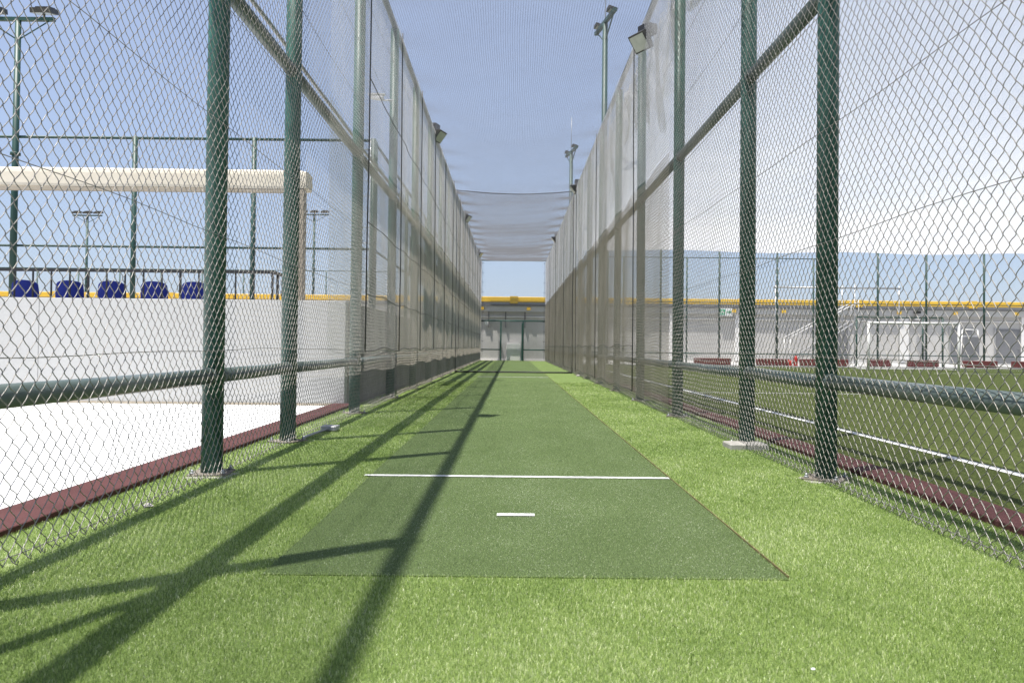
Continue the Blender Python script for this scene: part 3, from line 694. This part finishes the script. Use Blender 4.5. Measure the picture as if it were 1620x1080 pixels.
mb = MB(); mb.add(V, F, False); mb.build('canopy_cover', M['cream'], cn)
mb = MB(); mb.box(-16, -.3, .0, .09, 3.73, 3.795); mb.build('lower_band', M['tan'], cn)
mb = MB(); mb.box(-.20, -.02, .0, .16, 1.0, 3.8, .02); mb.build('leg', M['tan'], cn)
mb = MB(); mb.box(-15.9, -15.7, .0, .16, 1.0, 3.8, .02); mb.build('leg', M['tan'], cn)

# ------------------------------------------------------------------ building across the far end
B = empty('sports_building', (0, 50.45, 0), 'long low grey building with yellow roof edge across the far end', 'building')
def bbox(name, m, x0, x1, y0, y1, z0, z1, parent=B, bev=0):
    mb = MB(); mb.box(x0, x1, y0, y1, z0, z1, bev); return mb.build(name, m, parent)
bbox('wall', M['wall_back'], -46, 46, 0, 4, -.02, 3.13)
fa = bbox('fascia', M['fascia'], -46, 46, -.22, 4, 3.132, 3.50)
bbox('gutter', M['gutter'], -46, 46, -.30, -.223, 3.50, 3.60)
bbox('flashing', M['flash'], -46, 46, -.24, 4, 3.602, 3.75)
yl = bbox('yellow_parapet', M['yellow'], -46, 46, -.30, .0, 3.752, 4.08, bev=.02)
for x in np.arange(-44.5, 45, 7.35): bbox('joint_cover', M['yellow'], x + .25, x + .75, -.34, .04, 3.66, 4.12, yl)
bbox('wall_base', M['trim'], -46, 46, -.03, -.002, -.02, .14)
mb = MB(); mb.tube([(-46, -.10, 2.80), (46, -.10, 2.80)], .035, 8); mb.build('pipe', M['trim'], B)
for x in (-4.5, -1.5, -.42, .82, 3.4): bbox('hanger', M['gutter'], x - .04, x + .04, -.17, -.10, 2.1, 3.2)
bbox('cabinet', M['trim'], -.35, .55, -.45, -.04, .0, 1.10, bev=.015)
mb = MB(); mb.tube([(-1.62, -.12, 2.40), (-1.62, -.03, 2.40)], .14, 18); mb.build('round_lamp', M['sign_white'], B)
for i, x in enumerate((-10, -7, -1.95, 1.05, 4.4, 8.3, 14.2, 17.4, 20.5, 24.8, 28.4, 32.3)):
    bbox('wall_light', M['yellow'], x - .12, x + .12, -.32, -.222, 3.24, 3.42)
for x in (10.4, 14.6, 25.2, 33):
    bbox('pilaster', M['trim'], x - .28, x + .28, -.14, -.002, .14, 3.128)
for x0, x1 in ((31.1, 33.4 - .7), (34.0, 36.0), (20.7, 21.6), (28.2, 29.6)):
    d_ = bbox('door', M['door'], x0, x1, -.05, -.003, .14, 2.35)
    bbox('door_frame', M['flash'], x0 - .08, x0 - .002, -.08, -.003, .14, 2.43, d_)
    bbox('door_frame', M['flash'], x1 + .002, x1 + .08, -.08, -.003, .14, 2.43, d_)
    bbox('handle', M['steel'], x1 - .2, x1 - .1, -.1, -.052, 1.1, 1.14, d_)
wl = bbox('wall_spotlight', M['black'], 25.7, 26.05, -.55, -.30, 3.28, 3.45)
mb = MB(); mb.tube([(26.1 - .2, -.45, 3.1), (26.1 - .2, -.45, 2.75)], [.1, .28], 14); mb.build('lamp_shade', M['flash'], wl)
# exit sign
ex = empty('exit_sign', (13.65, 50.15, 3.0), 'small white sign with green running figure and arrow on the far building', 'sign')
mb = MB(); mb.box(-.45, .45, 0, .05, 0, .5, .01); mb.build('sign_board', M['sign_white'], ex)
mb = MB(); mb.box(-.36, -.02, -.012, -.002, .08, .42); mb.box(.08, .34, -.012, -.002, .22, .28)
mb.add([(.24, -.012, .36), (.24, -.012, .14), (.38, -.012, .25), (.24, -.002, .36), (.24, -.002, .14), (.38, -.002, .25)], [(0, 1, 2), (5, 4, 3), (0, 3, 4, 1), (1, 4, 5, 2), (2, 5, 3, 0)])
mb.build('symbol', M['sign_green'], ex)
mb = MB(); mb.box(-.22, -.16, -.02, -.014, .34, .39); mb.box(-.25, -.15, -.02, -.014, .22, .32); mb.box(-.30, -.25, -.02, -.014, .12, .22); mb.box(-.15, -.10, -.02, -.014, .14, .24)
mb.build('figure', M['sign_white'], ex)

# outside stair with white handrails
sr = empty('outside_stair', (17.1, 48.2, 0), 'metal outside stair with white handrails rising in front of the far building', 'stairs')
for i in range(14):
    mb = MB(); mb.box(i * .3, i * .3 + .29, 0, 1.0, .05 + i * .19, .09 + i * .19); mb.build('tread', M['flash'], sr)
for y in (-.03, 1.03):
    mb = MB(); mb.tube([(0, y, .05), (4.2, y, 2.75)], .05, 6); mb.build('stringer', M['flash'], sr)
    for dz in (1.5,):
        mb = MB(); mb.tube([(-.1, y, .1 + dz), (4.2, y, 2.75 + dz * .75)], .028, 8); mb.build('handrail', M['trim'], sr)
    for x in (0, 2.1, 4.2):
        mb = MB(); mb.tube([(x, y, .1 + x * .64), (x, y, 1.55 + x * .58)], .022, 6); mb.build('baluster', M['trim'], sr)
pf = empty('pipe_frame', (16.6, 49.4, 0), 'thin grey pipe frame standing above the roof line of the far building', 'frame')
for x in (0, 4.2, 5.0, 7.8):
    mb = MB(); mb.tube([(x, 0, .05), (x, 0, 5.0)], .035, 8); mb.build('upright', M['steel'], pf)
mb = MB(); mb.tube([(-.1, 0, 4.82), (7.9, 0, 4.82)], .05, 8); mb.build('crossbar', M['steel'], pf)
# grey wheeled equipment near goal
eq = empty('ball_rack', (26.3, 45.0, .05), 'dark covered rack with white frame standing behind the goal', 'rack')
mb = MB(); mb.box(-.45, .45, -.2, .3, .35, 1.75, .06); mb.build('cover', M['door'], eq)
for x in (-.55, .55):
    mb = MB(); mb.tube([(x, 0, 0), (x * .8, 0, 2.1)], .03, 8); mb.build('frame_leg', M['trim'], eq)
mb = MB(); mb.tube([(-.44, 0, 2.1), (.44, 0, 2.1)], .03, 8); mb.build('frame_bar', M['trim'], eq)

# second outer goal frame and low things along the pitch end
def goal(loc, label, w=4.1, h=2.15, d=1.2):
    g = empty('football_goal', loc, label, 'goal')
    r = .055
    for x in (0, w):
        mb = MB(); mb.tube([(x, 0, 0), (x, 0, h)], r, 14); mb.build('goal_post', M['trim'], g)
    mb = MB(); mb.tube([(-.05, 0, h), (w + .05, 0, h)], r, 14); mb.build('crossbar', M['trim'], g)
    for x in (0, w):
        mb = MB(); mb.tube([(x, .05, h), (x, .5, h - .02), (x, d, .06), (x, .05, .05)], .022, 8); mb.build('side_frame', M['trim'], g)
    mb = MB(); mb.tube([(0, d, .05), (w, d, .05)], .022, 8); mb.build('back_bar', M['trim'], g)
    f = lambda u, v: np.stack([u, .5 + (d - .5) * v + .05 * np.sin(u * 3) * v, (h - .02) * (1 - v) + .05], -1)
    net_sheet('goal_net', f, np.arange(0, w, .12), np.linspace(0, 1, 20), .002, M['twine_white'], (0, 1, 0), g, un=20, vn=12)
    return g
goal((16.2, 35.6, 0), 'white football goal standing on the olive green pitch')
blk = [(1100, 1157, 'long maroon block left of the exit sign wall, seen between slim posts'), (1199, 1250, 'maroon block just left of the red extinguisher'),
       (1268, 1292, 'maroon block just right of the red extinguisher'), (1322, 1343, 'short maroon block beside the nearest right post'),
       (1376, 1410, 'maroon block behind left end of the goal'), (1440, 1486, 'maroon block behind right half of the goal'),
       (1528, 1579, 'maroon block right of the goal'), (1606, 1650, 'maroon block at the right edge of the photo')]
for a, b, lb in blk:
    x0, x1 = (a - 810) / 1240 * 40.7, (b - 810) / 1240 * 40.7
    o = empty('low_barrier', (x0, 40.7, .05), lb, 'barrier', 'maroon blocks along the end of the pitch')
    mb = MB(); mb.box(0, x1 - x0, 0, .35, .03, .36, .02); mb.build('block', M['maroon_block'], o)
    mb = MB(); mb.box(.05, x1 - x0 - .05, .04, .31, 0, .029); mb.build('base', M['black'], o)
fe = empty('fire_extinguisher', (14.75, 40.75, .05), 'red fire extinguisher standing between two maroon blocks', 'extinguisher')
mb = MB(); mb.tube([(0, 0, 0), (0, 0, .42), (0, 0, .50), (0, 0, .53)], [.11, .11, .06, .035], 16); mb.build('cylinder', M['red'], fe)
mb = MB(); mb.tube([(0, 0, .53), (.09, 0, .60)], .02, 6); mb.tube([(0, 0, .53), (-.09, 0, .56), (-.13, 0, .3)], .014, 6); mb.build('valve', M['black'], fe)
fb = empty('fire_bucket', (14.45, 40.75, .05), 'red bucket beside the fire extinguisher', 'bucket')
mb = MB(); mb.tube([(0, 0, 0), (0, 0, .3)], [.09, .12], 16); mb.build('bucket_body', M['red'], fb)
mb = MB(); mb.tube([(-.12, 0, .3), (-.08, 0, .42), (.08, 0, .42), (.12, 0, .3)], .008, 6); mb.build('handle', M['steel'], fb)
# low gate frame by the goal
gf = empty('gate_frame', (21.7, 41.4, .05), 'green gate frame beside the right goal post', 'gate')
for x in (-3.5 , .0, 1.05):
    mb = MB(); mb.tube([(x, 0, 0), (x, 0, 2.6)], .05, 8); mb.build('post', M['green_far'], gf)
mb = MB(); mb.tube([(-3.5, 0, 2.6), (1.05, 0, 2.6)], .04, 8); mb.build('bar', M['green_far'], gf)
